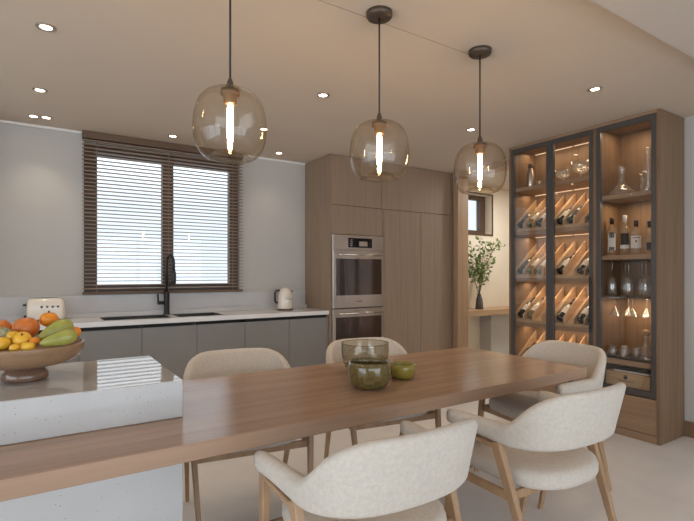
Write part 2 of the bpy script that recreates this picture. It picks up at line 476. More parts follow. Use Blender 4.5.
# timber casing lining the reveal
w.box((a0 - .02, AY - .012, az0 - .022), (a1 + .02, AY, az0)); w.box((a0 - .02, AY - .012, az1), (a1 + .02, AY, az1 + .02))
w.box((a1, AY - .012, az0), (a1 + .02, AY, az1)); w.box((a0 - .02, AY - .012, az0), (a0, AY, az1))
win2 = struct(w.build('window_2', M['winframe']))
MB().box((a0 + .06, wy0 + .03, az0 + .06), (5.44, wy0 + .036, az1 - .06)).build('window_pane', M['pane'], win2)

# ------------------------------------------------------------------ venetian blind
bl = thing('venetian_blind', 'brown wooden venetian blind with open slats covering the kitchen window', 'blind', (1.056, 4.745, 1.11))
hw = .731
MB().box((-hw, -.035, 1.378), (hw, .04, 1.438), .003).build('valance', M['blind_dark'], bl)
s = MB()
nsl = 40
for i in range(nsl):
    z = .055 + i * (1.362 - .055) / (nsl - 1)
    t = bmesh.new(); bmesh.ops.create_cube(t, size=1)
    bmesh.ops.scale(t, vec=(2 * hw, .037, .0066), verts=t.verts)
    s.merge(t, Matrix.Translation((0, 0, z)) @ Matrix.Rotation(math.radians(1), 4, 'X'))
s.build('slats', M['blind'], bl)
MB().box((-hw, -.02, .004), (hw, .02, .026), .003).build('bottom_rail', M['blind_dark'], bl)
for x in (-.62, -.01, .62):
    MB().box((x - .003, -.0215, .02), (x + .003, -.0195, 1.35)).build('ladder_cord', M['cord'], bl)
MB().tube([(.66, -.03, 1.35), (.662, -.03, .95)], .003, 6).build('pull_cord', M['cord'], bl)

# ------------------------------------------------------------------ tall cabinet and ovens
TX0, TX1, TY = 2.546, 4.322, 4.235
tc_ = thing('tall_cabinet', 'tall oak veneer cabinet wall housing two ovens beside the worktop', 'cabinet', (TX0, TY, 0))
def tbox(x0, x1, z0, z1, y0=0.0, y1=.02, bev=.0012):
    return MB().box((x0 - TX0, y0, z0), (x1 - TX0, y1, z1), bev)
b = MB()
b.box((.02, .022, 0), (TX1 - TX0, .545, H - .003))
b.build('carcass', M['gap'], tc_)
tbox(TX0, TX0 + .02, 0, H - .003, 0, .55).build('side_panel', M['oak_tower'], tc_)
g = .0025
for nm, x0, x1, z0, z1 in (('door', 2.568, 3.222, 2.022, H - .004), ('door', 3.222, 4.288, 2.022, H - .004), ('panel', 2.568, 3.235, 1.713, 2.022),
                           ('door', 3.250, 3.802, .10, 2.022), ('door', 3.802, 4.288, .10, 2.022), ('drawer', 2.568, 3.250, .10, .262)):
    tbox(x0 + g, x1 - g, z0 + g, z1 - g).build(nm, M['oak_tower'], tc_)
tbox(3.2355, 3.2495, .10, 2.02).build('filler', M['oak_tower'], tc_)
tbox(4.293, 4.322, 0, H - .003).build('filler', M['oak_tower'], tc_)
tbox(2.568, 4.288, 0, .096, .03, .04).build('plinth', M['gap'], tc_)

def oven(z0, z1, label, control):
    o = thing('wall_oven', label, 'oven', (2.570, TY - .022, z0), group='built in ovens')
    W, h = .664, z1 - z0
    top = h - (.165 if control else .0)
    MB().box((.002, .014, .0), (W, .40, h), .002).build('body', M['steel'], o)
    if control:
        pn = MB().box((0, .004, top + .004), (W, .014, h), .003).build('control_panel', M['steel'], o)
        MB().box((.19, .0015, top + .032), (.505, .006, h - .030), .002).build('display', M['screen'], pn)
        d = MB()
        for i in range(4): d.box((.215, .0008, top + .05 + i * .02), (.245, .0018, top + .060 + i * .02))
        d.build('button_column', M['steel_bright'], pn)
        MB().box((.33, .0008, top + .05), (.44, .0018, top + .10)).build('clock_display', M['steel'], pn)
    dr = MB().box((0, .0, 0), (W, .014, top), .003).build('door', M['steel'], o)
    zt = top - .10; zb = .145 if control else .12
    MB().box((.034, -.003, zb - .012), (W - .034, .004, zt + .012), .002).build('oven_window', M['ovenglass'], dr)
    hd = MB()
    hd.tube([(.05, -.045, top - .045), (W - .05, -.045, top - .045)], .011, 12)
    hd.box((.07, -.045, top - .052), (.09, .002, top - .038)); hd.box((W - .09, -.045, top - .052), (W - .07, .002, top - .038))
    hd.build('handle', M['steel_bright'], dr)
    mk = MB()
    for i in range(5): mk.box((W / 2 - .034 + i * .014, -.0012, .062), (W / 2 - .024 + i * .014, .0004, .072))
    if control: mk.build('maker_mark', M['gap'], dr)
    return o
oven(.935, 1.710, 'upper stainless steel oven with control display in the oak cabinet wall', True)
oven(.265, .925, 'lower stainless steel oven directly below the oven with the display', False)

# ------------------------------------------------------------------ base cabinets, worktop, sink, tap
CY = 4.27
xs = [-.66, -.19, .27, .73, 1.186, 1.634, 2.092, 2.543]
place = ['grey handleless base cabinet far along the worktop behind the fruit bowl', 'grey handleless base cabinet below the cream toaster',
         'grey handleless base cabinet below the left end of the sink', 'grey handleless base cabinet below the left sink basin',
         'grey handleless base cabinet below the right sink basin', 'grey handleless base cabinet between sink and kettle', 'grey handleless base cabinet under the kettle, against the oak cabinet wall']
for i in range(7):
    x0, x1 = xs[i], xs[i + 1]
    o = thing('base_cabinet', place[i], 'cabinet', (x0, CY, 0), group='grey base cabinets under the worktop')
    q = MB(); W = x1 - x0
    sl, sr = (.872 if i in (0, 1, 2, 6) else .70), (.872 if i in (0, 1, 5, 6) else .70)
    q.box((.001, .03, .10), (.018, .50, sl)); q.box((W - .018, .03, .10), (W - .001, .50, sr)); q.box((.018, .03, .10), (W - .018, .50, .12)); q.box((.018, .485, .12), (W - .018, .50, .872))
    q.box((.018, .05, .80), (W - .018, .065, .872))
    q.build('body', M['gap'], o)
    MB().box((.0018, 0, .105), (W - .0018, .02, .842), .0015).build('door', M['grey'], o)
    MB().box((0, .045, 0), (W, .06, .10)).build('plinth', M['gap'], o)
wt = MB()
SX = [(.45, .985), (1.05, 1.46)]
Y0, Y1, SY0, SY1 = 4.25, 4.788, 4.345, 4.655
z0, z1 = .874, .914
wt.box((-.66, Y0, z0), (2.543, SY0, z1)); wt.box((-.66, SY1, z0), (2.543, Y1, z1))
px = -.66
for a, b_ in SX + [(2.543, 2.543)]:
    wt.box((px, SY0, z0), (a, SY1, z1)) if a > px else None
    px = b_
tag(wt.build('worktop', M['worktop']), 'pale stone worktop running over the grey cabinets below the window', 'worktop')
sp = MB(); sp.box((-.66, 4.77, .9145), (2.543, 4.788, 1.107), .001)
tag(sp.build('splashback', M['splash']), 'grey stone splashback standing behind the worktop', 'splashback')
sp = MB(); sp.box((-.66, 4.735, .9145), (2.543, 4.768, .952), .002)
tag(sp.build('stone_upstand', M['splash']), 'low stone ledge along the foot of the splashback', 'ledge')
for k, (a, b_) in enumerate(SX):
    o = thing('sink_basin', ['wide black sink basin set into the worktop left of the tap', 'narrower black sink basin set into the worktop right of the tap'][k], 'sink', ((a + b_) / 2, 4.5, .914))
    hwid = (b_ - a) / 2 - .001; y0, y1 = SY0 - 4.5 + .001, SY1 - 4.5 - .001
    q = MB(); t_ = .006
    q.box((-hwid, y0, -.19), (hwid, y1, -.184))
    q.box((-hwid, y0, -.184), (-hwid + t_, y1, .002)); q.box((hwid - t_, y0, -.184), (hwid, y1, .002))
    q.box((-hwid + t_, y0, -.184), (hwid - t_, y0 + t_, .002)); q.box((-hwid + t_, y1 - t_, -.184), (hwid - t_, y1, .002))
    q.build('basin', M['sink'], o)
    MB().lathe([(0, .002), (.04, .002), (.042, 0)], (0, 0, -.184), 20).build('drain', M['steel'], o)
tp = thing('kitchen_tap', 'matt black spring neck kitchen tap standing behind the sink', 'tap', (1.02, 4.69, .914))
MB().lathe([(.030, 0), (.030, .008), (.025, .012), (.025, .20), (.016, .225)], (0, 0, 0), 20, cap0=True, cap1=True).build('body', M['black'], tp)
SO = (.040, -.100)              # reach of the spout over the basin
pts = [(0, 0, .22), (0, 0, .42)]
for i in range(13):
    t = PI * i / 12; k = (1 - math.cos(t)) / 2
    pts.append((SO[0] * k, SO[1] * k, .48 + .075 * math.sin(t)))
pts += [(SO[0], SO[1], .40)]
MB().tube(pts, .0135, 12).build('spring_neck', M['black'], tp)
rg = MB()
for i in range(26):
    z = .235 + i * .0095
    rg.lathe([(.0135, -.002), (.0185, 0), (.0135, .002)], (0, 0, z), 14)
rg.build('spring_coil', M['black'], tp)
MB().lathe([(.014, 0), (.022, .01), (.023, .10), (.015, .13)], (SO[0], SO[1], .285), 16, cap0=True, cap1=True).build('spray_head', M['black'], tp)
MB().tube([(0, 0, .27), (SO[0] / 2, SO[1] / 2, .28), (SO[0], SO[1], .32)], .008, 8).build('holder_arm', M['black'], tp)
lv = MB(); lv.tube([(-.02, 0, .11), (-.078, 0, .11)], .017, 12); lv.tube([(-.074, 0, .10), (-.080, 0, .195)], .0085, 10)
lv.build('lever', M['black'], tp)

# toaster
to = thing('toaster', 'cream retro toaster on the worktop left of the window', 'toaster', (.055, 4.60, .914))
def rrect(hx, hy, r, z, n=6):
    out = []
    for cx_, cy_, a0_ in ((hx - r, hy - r, 0), (-hx + r, hy - r, PI / 2), (-hx + r, -hy + r, PI), (hx - r, -hy + r, 1.5 * PI)):
        for i in range(n + 1):
            a_ = a0_ + PI / 2 * i / n
            out.append((cx_ + r * math.cos(a_), cy_ + r * math.sin(a_), z))
    return out
MB().rings([rrect(.128, .082, .03, .014), rrect(.133, .088, .032, .03), rrect(.134, .089, .034, .10), rrect(.130, .085, .034, .155), rrect(.122, .077, .034, .176), rrect(.108, .063, .03, .186)]).build('body', M['cream'], to)
MB().rings([rrect(.126, .080, .03, 0), rrect(.126, .080, .03, .014)], smooth=False).build('base', M['darkmetal'], to)
MB().box((-.085, -.022, .183), (.085, -.006, .1875)).box((-.085, .010, .183), (.085, .026, .1875)).build('slots', M['gap'], to)
for i in range(4):
    k = MB().lathe([(.009, 0), (.009, .006), (.006, .012)], (-.03 + i * .037, -.089, .118), 14, M=Matrix.Rotation(PI / 2, 4, 'X'), cap1=True).build('knob', M['darkmetal'], to)
lv = MB(); lv.box((-.158, -.012, .125), (-.132, .012, .139), .004); lv.box((-.152, -.014, .03), (-.132, .014, .05), .005); lv.box((-.1355, -.004, .04), (-.1325, .004, .15))
lv.build('lever', M['black'], to)
# kettle
ke = thing('electric_kettle', 'cream rounded electric kettle on the worktop beside the oak cabinet', 'kettle', (2.19, 4.56, .914))
MB().lathe([(.083, 0), (.084, .012), (.078, .016)], n=32, cap0=True, cap1=True).build('base', M['darkmetal'], ke)
MB().lathe([(.078, .016), (.081, .03), (.079, .10), (.074, .16), (.064, .198), (.045, .222), (.02, .234), (0, .236)], n=32, cap0=True).build('body', M['cream'], ke)
MB().tube([(-.052, .02, .208), (-.092, .03, .205), (-.102, .034, .18), (-.102, .034, .10), (-.092, .03, .08), (-.072, .02, .08)], .011, 10).build('handle', M['black'], ke)
MB().prism([(.058, .17), (.090, .200), (.082, .210), (.056, .208)], 'y', -.016, .016, .002).build('spout', M['steel_bright'], ke)
mk = MB()
for i in range(4): mk.box((-.034 + i * .018, -.0845, .115), (-.022 + i * .018, -.078, .125))
mk.build('maker_mark', M['steel_bright'], ke)

# ------------------------------------------------------------------ island, table
isl = thing('kitchen_island', 'pale polished concrete island the oak table slab passes through', 'island', (-.45, 2.19, 0))
MB().box((-1.25, -.322, 0), (.917, .325, .6915), .003).build('base', M['concrete'], isl)
MB().box((-1.25, -.322, .7505), (.917, .325, .892), .003).build('raised_block', M['concrete'], isl)
tag(MB().box((-1.75, 1.56, .692), (2.693, 2.498, .750), .002).build('dining_table', M['oak_table']), 'long thick oak dining table slab cantilevered from the concrete island', 'table')

# ------------------------------------------------------------------ dining chairs
def sstep(t):
    t = max(0, min(1, t)); return t * t * (3 - 2 * t)
def shell_path():
    """plan curve of the upholstered band, left arm tip to right arm tip"""
    half = []
    y = .205
    for i in range(8):
        t = i / 8
        half.append((.322 - .022 * t, .205 - .255 * t))
    n = 2.5; a_, b_ = .300, .215
    for i in range(15):
        t = PI / 2 * i / 14
        c, s_ = math.cos(t), math.sin(t)
        half.append((a_ * c ** (2 / n) if c > 1e-6 else 0, -.05 - b_ * s_ ** (2 / n)))
    left = [(-x, y) for x, y in half]
    return left + half[::-1][1:]
def make_shell():
    P = shell_path(); n = len(P)
    rr = []
    # distances from the tips, for the rounded ends
    for i, (x, y) in enumerate(P):
        a_ = Vector(P[max(0, i - 1)]); c = Vector(P[min(n - 1, i + 1)])
        t = (c - a_).normalized(); nrm = Vector((t.y, -t.x))
        if nrm.dot(Vector((x, y + .05))) < 0: nrm = -nrm
        k = sstep((-y - .085) / .170)
        zt = .690 + (.838 - .690) * k + (.006 * (1 - (x / .3) ** 2) if k > .95 else 0)
        zb = .621 - .016 * sstep((.12 - y) / .25)
        th = .056 - .014 * k
        lean = .055 * k
        # rounded-rectangle section
        hz, cz = (zt - zb) / 2, (zt + zb) / 2
        r = min(th / 2 * .95, hz * .95)
        sec = []
        for cxs, czs, a0_ in ((1, 1, 0), (-1, 1, PI / 2), (-1, -1, PI), (1, -1, 1.5 * PI)):
            for j in range(5):
                an = a0_ + PI / 2 * j / 4
                sec.append((cxs * (th / 2 - r) + r * math.cos(an), cz + czs * (hz - r) + r * math.sin(an)))
        e = min(i, n - 1 - i); f = [.62, .93, 1][e] if e < 3 else 1
        ring = []
        for u, z in sec:
            uu = u * f; zz = cz + (z - cz) * (.5 + .5 * f)
            off = uu + lean * (zz - zb) / .24
            ring.append((x + nrm.x * off, y + nrm.y * off, zz))
        rr.append(ring)
    return MB().rings(rr)
def make_seat():
    def plan(s_, z, n=40):
        out = []
        for i in range(n):
            t = 2 * PI * i / n; c, q = math.cos(t), math.sin(t)
            e = 2 / (3.6 if q > 0 else 2.6)
            x = .262 * math.copysign(abs(c) ** e, c); y = .255 * math.copysign(abs(q) ** e, q)
            if y < 0: x *= 1 - .03 * (-y / .255)
            out.append((x * s_, y * s_ + .012, z))
        return out
    return MB().rings([plan(.92, .425), plan(.975, .432), plan(1, .45), plan(1, .474), plan(.975, .492), plan(.90, .502), plan(.6, .506), plan(.25, .507)])
FT, FB = (.306, .185, .612), (.270, .285, 0)
RT, RB = (.306, -.055, .612), (.278, -.265, 0)
def onleg(T, B, z):
    t = (z - T[2]) / (B[2] - T[2]); return Vector((T[0] + (B[0] - T[0]) * t, T[1] + (B[1] - T[1]) * t, z))
def make_chair(label, loc, rz):
    t = thing('dining_chair', label, 'chair', loc, rz, 'upholstered chairs around the dining table')
    make_seat().build('seat', M['fabric'], t)
    make_shell().build('backrest', M['fabric'], t)
    for sx in (-1, 1):
        m = lambda p: (p[0] * sx, p[1], p[2])
        MB().bar(m(FT), m(FB), (.030, .040), (.020, .026)).build('leg', M['oak_leg'], t)
        MB().bar(m(RT), m(RB), (.030, .046), (.020, .026)).build('leg', M['oak_leg'], t)
        MB().bar(m((.306, .195, .603)), m((.306, -.07, .591)), (.028, .020), (.028, .020), up=(0, 0, 1)).build('arm_rail', M['oak_leg'], t)
        MB().bar(m(onleg(FT, FB, .405)), m(onleg(RT, RB, .405)), (.018, .036), (.018, .036), up=(0, 0, 1)).build('side_rail', M['oak_leg'], t)
    a_, b_ = onleg(FT, FB, .405), onleg(RT, RB, .405)
    MB().bar((-a_.x, a_.y - .012, .405), (a_.x, a_.y - .012, .405), (.018, .036), (.018, .036), up=(0, 0, 1)).build('cross_rail', M['oak_leg'], t)
    MB().bar((-b_.x, b_.y + .012, .405), (b_.x, b_.y + .012, .405), (.018, .036), (.018, .036), up=(0, 0, 1)).build('cross_rail', M['oak_leg'], t)
    return t
chair = make_chair('cream armchair seen from behind, at the near table side closest to the concrete island', (.962, 1.345, 0), -.02)
for label, x, y, rz in (
        ('cream armchair seen from behind, at the near table side by the free end', 1.885, 1.345, -.03),
        ('cream upholstered armchair on the kitchen side, beside the concrete island block', 0.948, 2.465, 2.985),
        ('cream armchair on the kitchen side, behind the olive glass vessels', 1.855, 2.455, 2.98),
        ('cream upholstered armchair at the head of the table, in front of the wine cabinet', 2.650, 1.84, 1.42)):
    c = copy_tree(chair); c.location = (x, y, 0); c.rotation_euler = (0, 0, rz); c['label'] = label

# ------------------------------------------------------------------ vessels on the table
def vessel(name, label, cat, loc, prof, mat, inner, n=40):
    o = MB().lathe(prof, (0, 0, 0), n, closed=False).build(name, mat, None, loc)
    return tag(o, label, cat)
def shellprof(outer, t):
    """closed thick shell from an outer profile"""
    inn = [(max(r - t, 0), z) for r, z in outer[::-1]]
    return outer + inn
tv = thing('glass_vessel', 'tall smoked glass vessel with an olive foot, behind the two bowls', 'vessel', (1.510, 2.137, .751))
pr = [(0, 0), (.08, 0), (.098, .012), (.116, .05), (.127, .09), (.131, .125), (.130, .168)]
MB().lathe([(r, z) for r, z in pr if z >= .05], n=40).build('bowl', M['smokevase'], tv)
MB().lathe([(0, 0), (.08, 0), (.098, .012), (.116, .05), (.112, .052), (.092, .02), (0, .014)], n=40).build('base', M['olive'], tv)
MB().lathe([(.1295, .166), (.1315, .169), (.1285, .169), (.1295, .166)], n=40).build('rim', M['olive'], tv)
pr = [(1.05 * a, 1.12 * b) for a, b in [(0, 0), (.062, 0), (.082, .010), (.096, .034), (.101, .062), (.099, .092), (.095, .112), (.091, .112), (.095, .090), (.096, .062), (.091, .036), (.078, .016), (0, .012)]]
tag(MB().lathe(pr, n=40).build('glass_bowl', M['olive'], None, (1.345, 1.869, .751)), 'round olive green bowl standing in front of the tall smoked vessel', 'bowl')
pr = [(0, 0), (.045, 0), (.058, .008), (.067, .03), (.069, .055), (.067, .078), (.063, .078), (.064, .055), (.062, .032), (.054, .014), (0, .010)]
tag(MB().lathe(pr, n=36).build('glass_bowl', M['lime'], None, (1.605, 1.932, .751)), 'small lime green bowl, the smallest of the three vessels', 'bowl')

# ------------------------------------------------------------------ fruit bowl
th = math.radians(33.067)
Fv = Vector((math.sin(th), math.cos(th), 0)); Rv = Vector((math.cos(th), -math.sin(th), 0))
BC = Vector((-.040, 2.208, .8925))
fb = thing('footed_bowl', 'turned wooden footed fruit bowl on the concrete island', 'bowl', BC)
MB().lathe([(.052, .050), (.11, .055), (.158, .068), (.184, .086), (.196, .108), (.200, .134), (.2000, .137), (.192, .138), (.186, .112), (.168, .090), (.12, .076), (0, .072)], n=56, cap0=True).build('bowl', M['bowlwood'], fb)
MB().lathe([(0, 0), (.070, 0), (.077, .008), (.075, .026), (.062, .043), (.054, .052)], n=40, cap1=True).build('foot', M['footwood'], fb)
mk = MB()
def fpos(px_, py_, v):
    d = (BC.x * Fv.x + BC.y * Fv.y) + v
    xc = (px_ - 347) / 474.6 * d
    p = Fv * d + Rv * xc
    return Vector((p.x, p.y, 1.3 - (py_ - 273.5) / 474.6 * d))
def fruit(name, label, cat, pos, r, mat, squash=1.0, stem=True, dimple=.25, group=None, tilt=(0, 0)):
    def fn(c):
        rr = math.hypot(c.x, c.y)
        k = 1 - dimple * math.exp(-(rr / .28) ** 2) if c.z > 0 else 1 - dimple * .5 * math.exp(-(rr / .25) ** 2)
        return Vector((c.x, c.y, c.z * k))
    o = MB().blob(r, r, r * squash, fn=fn).build(name, mat, None, pos)
    o.rotation_euler = (tilt[0], tilt[1], random.random() * 6)
    tag(o, label, cat, group)
    if stem:
        MB().tube([(0, 0, r * squash * (1 - dimple) - .001), (.002, .001, r * squash * (1 - dimple) + .008)], [.0022, .003], 7).build('stem', M['stem'], o)
    return o
GF = 'fruit in the wooden bowl'
fruit('mandarin', 'small golden mandarin low at the rim, between the edge yellow apple and the middle one', 'fruit', fpos(14.5, 348, -.135), .017, M['yellow'], .88, False, .15, GF)
fruit('pomelo', 'large blush orange fruit, the biggest round fruit in the bowl', 'fruit', fpos(26, 328, .05), .047, M['orange_red'], .92, False, .1, GF)
fruit('orange', 'bright orange resting highest in the bowl, beside the upper green mango', 'fruit', fpos(49, 319.5, .11), .034, M['orange'], .9, True, .1, GF)
fruit('yellow_apple', 'yellow apple at the middle of the bowl front, under the big blush fruit', 'fruit', fpos(22, 340, -.075), .032, M['yellow'], .95, True, .3, GF, (.5, -.3))
fruit('yellow_apple', 'yellow apple at the bowl edge nearest the left of the photo', 'fruit', fpos(1, 344, -.115), .030, M['yellow'], .9, True, .3, GF, (.35, .1))
fruit('mandarin', 'small orange mandarin between the middle yellow apple and the green mangoes', 'fruit', fpos(34.2, 342, -.068), .021, M['orange'], .88, False, .15, GF)
fruit('mandarin', 'golden mandarin low at the rim below the middle yellow apple', 'fruit', fpos(28, 347, -.115), .024, M['yellow'], .85, True, .15, GF)
fruit('blush_apple', 'blush orange round fruit left of the biggest fruit in the bowl', 'fruit', fpos(0, 329, .05), .043, M['orange_red'], .9, False, .2, GF)
fruit('mandarin', 'small golden mandarin tucked between the two yellow apples', 'fruit', fpos(13, 336, -.045), .022, M['yellow'], .88, False, .15, GF)
fruit('mandarin', 'small orange mandarin peeping out behind the right tips of the mangoes', 'fruit', fpos(74, 332, .075), .026, M['orange'], .88, False, .15, GF)
def kfn(c):
    k = 1 + .10 * math.sin(9 * math.atan2(c.y, c.x)) * math.sin(8 * math.acos(max(-1, min(1, c.z))))
    return c * k
tag(MB().blob(.036, .036, .032, seg=40, fn=kfn).build('custard_apple', M['knobbly'], None, fpos(2, 336, -.04)), 'knobbly grey green fruit beside the middle yellow apple', 'fruit', GF)
def mango(label, p0, p1, r):
    p0, p1 = Vector(p0), Vector(p1)
    d = (p1 - p0); ln = d.length
    q = Vector((0, 0, 1)).rotation_difference(d.normalized())
    pts = []
    prof = [(0, 0), (.22, .03), (.45, .12), (.72, .30), (.93, .52), (1.0, .68), (.92, .84), (.66, .94), (.34, .985), (0, 1)]
    o = MB().lathe([(a_ * r, b_ * ln) for a_, b_ in prof], n=28).build('mango', M['green'], None, p0)
    o.rotation_mode = 'QUATERNION'; o.rotation_quaternion = q
    tag(o, label, 'fruit', GF)
    MB().tube([(0, 0, .002), (0, 0, -.008)], .004, 8).build('stem', M['stem'], o)
    m = o.modifiers.new('smooth', 'SUBSURF'); m.levels = 1; m.render_levels = 1
mango('upper green mango, lying slanted over the other mango', fpos(37, 339.5, -.045), fpos(73, 323, .035), .036)
mango('lower green mango lying along the right rim of the bowl', fpos(39, 344, -.105), fpos(77.5, 334, -.045), .030)

# ------------------------------------------------------------------ pendants
def pendant(label, x, y):
    o = thing('pendant_lamp', label, 'lamp', (x, y, H), group='amber glass pendants over the table')
    MB().lathe([(.063, 0), (.063, -.016), (.057, -.026), (.012, -.028), (0, -.028)], n=36, cap0=True).build('ceiling_canopy', M['darkmetal'], o)
    MB().tube([(0, 0, -.026), (0, 0, -.49)], .0042, 10).build('cord', M['black'], o)
    MB().lathe([(.006, -.480), (.012, -.495), (.015, -.515), (.016, -.528), (.0, -.528)], n=20).build('cord_grip', M['darkmetal'], o)
    zt = -.521
    gp = [(.018, 0), (.055, -.003), (.088, -.014), (.115, -.036), (.132, -.068), (.140, -.105), (.1435, -.145), (.142, -.185), (.135, -.222), (.120, -.252), (.102, -.270), (.086, -.278), (.076, -.274), (.070, -.262), (.060, -.252), (.03, -.247), (0, -.246)]
    MB().lathe([(r, zt + z) for r, z in gp], n=56).build('glass_shade', M['smoke'], o, subsurf=1)
    MB().lathe([(.0, zt - .004), (.036, zt - .005), (.037, zt - .026), (.026, zt - .030), (.025, zt - .056), (.019, zt - .062), (0, zt - .062)], n=24).build('socket', M['bronze'], o)
    bz = zt - .062
    MB().lathe([(.008, bz), (.0105, bz - .012), (.0115, bz - .03), (.0115, bz - .128), (.008, bz - .145), (0, bz - .149)], n=20).build('bulb', M['filament'], o)
    MB().lathe([(.004, bz - .150), (.010, bz - .163), (.006, bz - .182), (0, bz - .190)], n=12).build('bulb_tip', M['bulbtip'], o)
    return o
pendant('amber glass pendant over the island end of the table, in front of the blind', .636, 1.822)
pendant('middle one of the three amber glass pendants, before the oak cabinet wall', 1.371, 1.822)
pendant('amber glass pendant nearest the wine cabinet, before the alcove', 2.075, 1.822)

# ------------------------------------------------------------------ downlights
dl = thing('recessed_downlight', 'recessed downlight in the ceiling above the fruit bowl, first from the camera', 'downlight', (.034, 2.85, H), group='recessed ceiling downlights')
MB().lathe([(.030, .0), (.045, .0), (.045, -.004), (.030, -.005), (.028, -.002)], n=28).build('trim_ring', M['steel'], dl)
MB().lathe([(0, -.002), (.029, -.002)], n=28).build('lens', M['downlight'], dl)
SPOTS = [(.034, 2.85)]
for label, x, y in (
        ('recessed downlight above the worktop end, between the fruit bowl light and the twin lights', .011, 3.85),
        ('left one of the twin downlights close to the back wall', -.03, 4.515), ('right one of the twin downlights close to the back wall', .055, 4.50),
        ('recessed downlight between the first and the middle pendant', 1.673, 2.877), ('recessed downlight close in front of the oak cabinet corner', 2.095, 4.511),
        ('recessed downlight right above the blind', 1.028, 4.479), ('recessed downlight in front of the wine cabinet near the lowered ceiling', 3.162, 1.778),
        ('recessed downlight behind the cord of the pendant nearest the wine cabinet', 3.15, 2.865), ('recessed downlight seen through the edge of the first pendant', 1.638, 3.832)):
    c = copy_tree(dl); c.location = (x, y, H); c['label'] = label; SPOTS.append((x, y))

# ------------------------------------------------------------------ alcove shelf and vase
tag(MB().box((XR + .175, 4.30, .737), (6.59, AY - .002, .812), .002).build('wall_ledge', M['oak_ledge']), 'pale oak ledge built into the alcove under the small window', 'shelf')
va = thing('vase', 'smoked grey bottle vase with leafy green branches on the alcove ledge', 'vase', (5.055, 4.45, .8125))
MB().lathe([(0, 0), (.052, 0), (.055, .006), (.050, .07), (.044, .13), (.036, .165), (.026, .178), (.026, .205), (.029, .21), (.024, .21), (.022, .18), (0, .05)], n=28).build('body', M['vase'], va)

def leaf_faces(bm, p, d, ln, wd):
    d = d.normalized()
    s_ = d.cross(Vector((random.uniform(-1, 1), random.uniform(-1, 1), random.uniform(.2, 1)))).normalized()
    nn = d.cross(s_) * (ln * .10)
    prof = [(0, 0), (.25, .75), (.55, 1), (.8, .6), (1, 0)]
    c = [bm.verts.new(p + d * (ln * t) + nn * (4 * t * (1 - t))) for t, w_ in prof]
    l_ = [bm.verts.new(p + d * (ln * t) + s_ * (wd * w_)) for t, w_ in prof[1:4]]
    r_ = [bm.verts.new(p + d * (ln * t) - s_ * (wd * w_)) for t, w_ in prof[1:4]]
    for side in (l_, r_):
        bm.faces.new((c[0], side[0], c[1])); bm.faces.new((c[1], side[0], side[1], c[2])); bm.faces.new((c[2], side[1], side[2], c[3])); bm.faces.new((c[3], side[2], c[4]))
br = MB(); lf = MB()
random.seed(11)
# image directions seen from the room: +x and a little back
tips = [((1.6 if a_ < .25 else 1.3) * a_ - .03, 1.5 * b_) for a_, b_ in [(-.12, .60), (-.05, .66), (.02, .62), (.08, .55), (-.18, .50), (.13, .46), (-.02, .48), (.30, .64), (.36, .67), (-.10, .40), (.05, .36), (.16, .58), (-.22, .62)]]
for k, (ux, uz) in enumerate(tips):
    tip = Vector((ux, random.uniform(-.14, .08), uz))
    pts = []
    for i in range(9):
        t = i / 8
        base = Vector((random.uniform(-.002, .002), 0, .16))
        p = base.lerp(tip, t)
        p.x = tip.x * t ** (1.2 if ux < .28 else 1.5); p.y = tip.y * t ** 1.5
        p.z = .16 + (uz - .16) * (1 - (1 - t) ** (1.5 if ux > .28 else 1.15))
        if k in (7, 8) and t > .75: p.z -= (t - .75) * .4
        pts.append(p)
    br.tube(pts, [.0028 - .0018 * i / 8 for i in range(9)], 6)
    for i in range(4 if ux < .28 else 5, 9):
        for j in range(6 if ux < .28 else 4):
            p = pts[i].lerp(pts[i - 1], random.random())
            d = Vector((random.uniform(-1, 1), random.uniform(-1, 1), random.uniform(-.6, .8)))
            st = p + d.normalized() * random.uniform(.008, .035)
            br.tube([p, st], .0009, 4)
            leaf_faces(lf.bm, st, d, random.uniform(.042, .072), random.uniform(.012, .019))
br.build('stems', M['twig'], va); lf.build('leaves', M['leaf'], va)

# ------------------------------------------------------------------ wine cabinet
CX, CYa, CYb = 3.93, 1.712, 3.08
dc = thing('display_cabinet', 'tall oak wine cabinet with dark framed glass doors and lit shelves', 'cabinet', (CX, CYa, 0))
W = CYb - CYa                  # local y: 0 at the near end
DX = XR - CX - .003
def cb(x0, x1, y0, y1, z0_, z1_, bev=.001): return MB().box((x0, y0 - CYa, z0_), (x1, y1 - CYa, z1_), bev)
FR = .024                       # doors sit in front of the carcass
IX0, IX1 = .035, DX - .012      # inside depth
ct = H - .004
cb(.0, DX, CYa, CYa + .024, 0, ct).build('side_panel', M['oak_cab'], dc)
cb(.0, DX, CYb - .022, CYb, 0, ct).build('side_panel', M['oak_cab'], dc)
cb(.0, DX, 2.203, 2.225, .345, ct - .022).build('partition', M['oak_cab'], dc)
cb(.0, DX, CYa + .024, CYb - .022, ct - .022, ct).build('top_panel', M['oak_shelf'], dc)
cb(DX - .012, DX, CYa + .024, CYb - .022, .06, ct - .022, 0).build('back_panel', M['oak_cab'], dc)
cb(.030, DX - .012, CYa + .024, CYb - .022, .338, .362).build('bottom_panel', M['oak_shelf'], dc)
cb(.006, .026, CYa + .027, 2.212, .062, .334).build('drawer', M['oak_shelf'], dc)
cb(.006, .026, 2.216, CYb - .025, .062, .334).build('drawer', M['oak_shelf'], dc)
cb(.003, .022, CYa + .024, CYb - .022, 0, .058).build('plinth', M['oak_shelf'], dc)
ST = [2.143, 1.713, 1.258, .826]
for z in ST:
    cb(.036, DX - .012, 2.2255, CYb - .0225, z - .040, z).build('shelf', M['oak_shelf'], dc)
for z in (1.948, 1.450, .596):
    cb(.036, DX - .012, CYa + .0245, 2.2025, z - .036, z).build('shelf', M['oak_shelf'], dc)
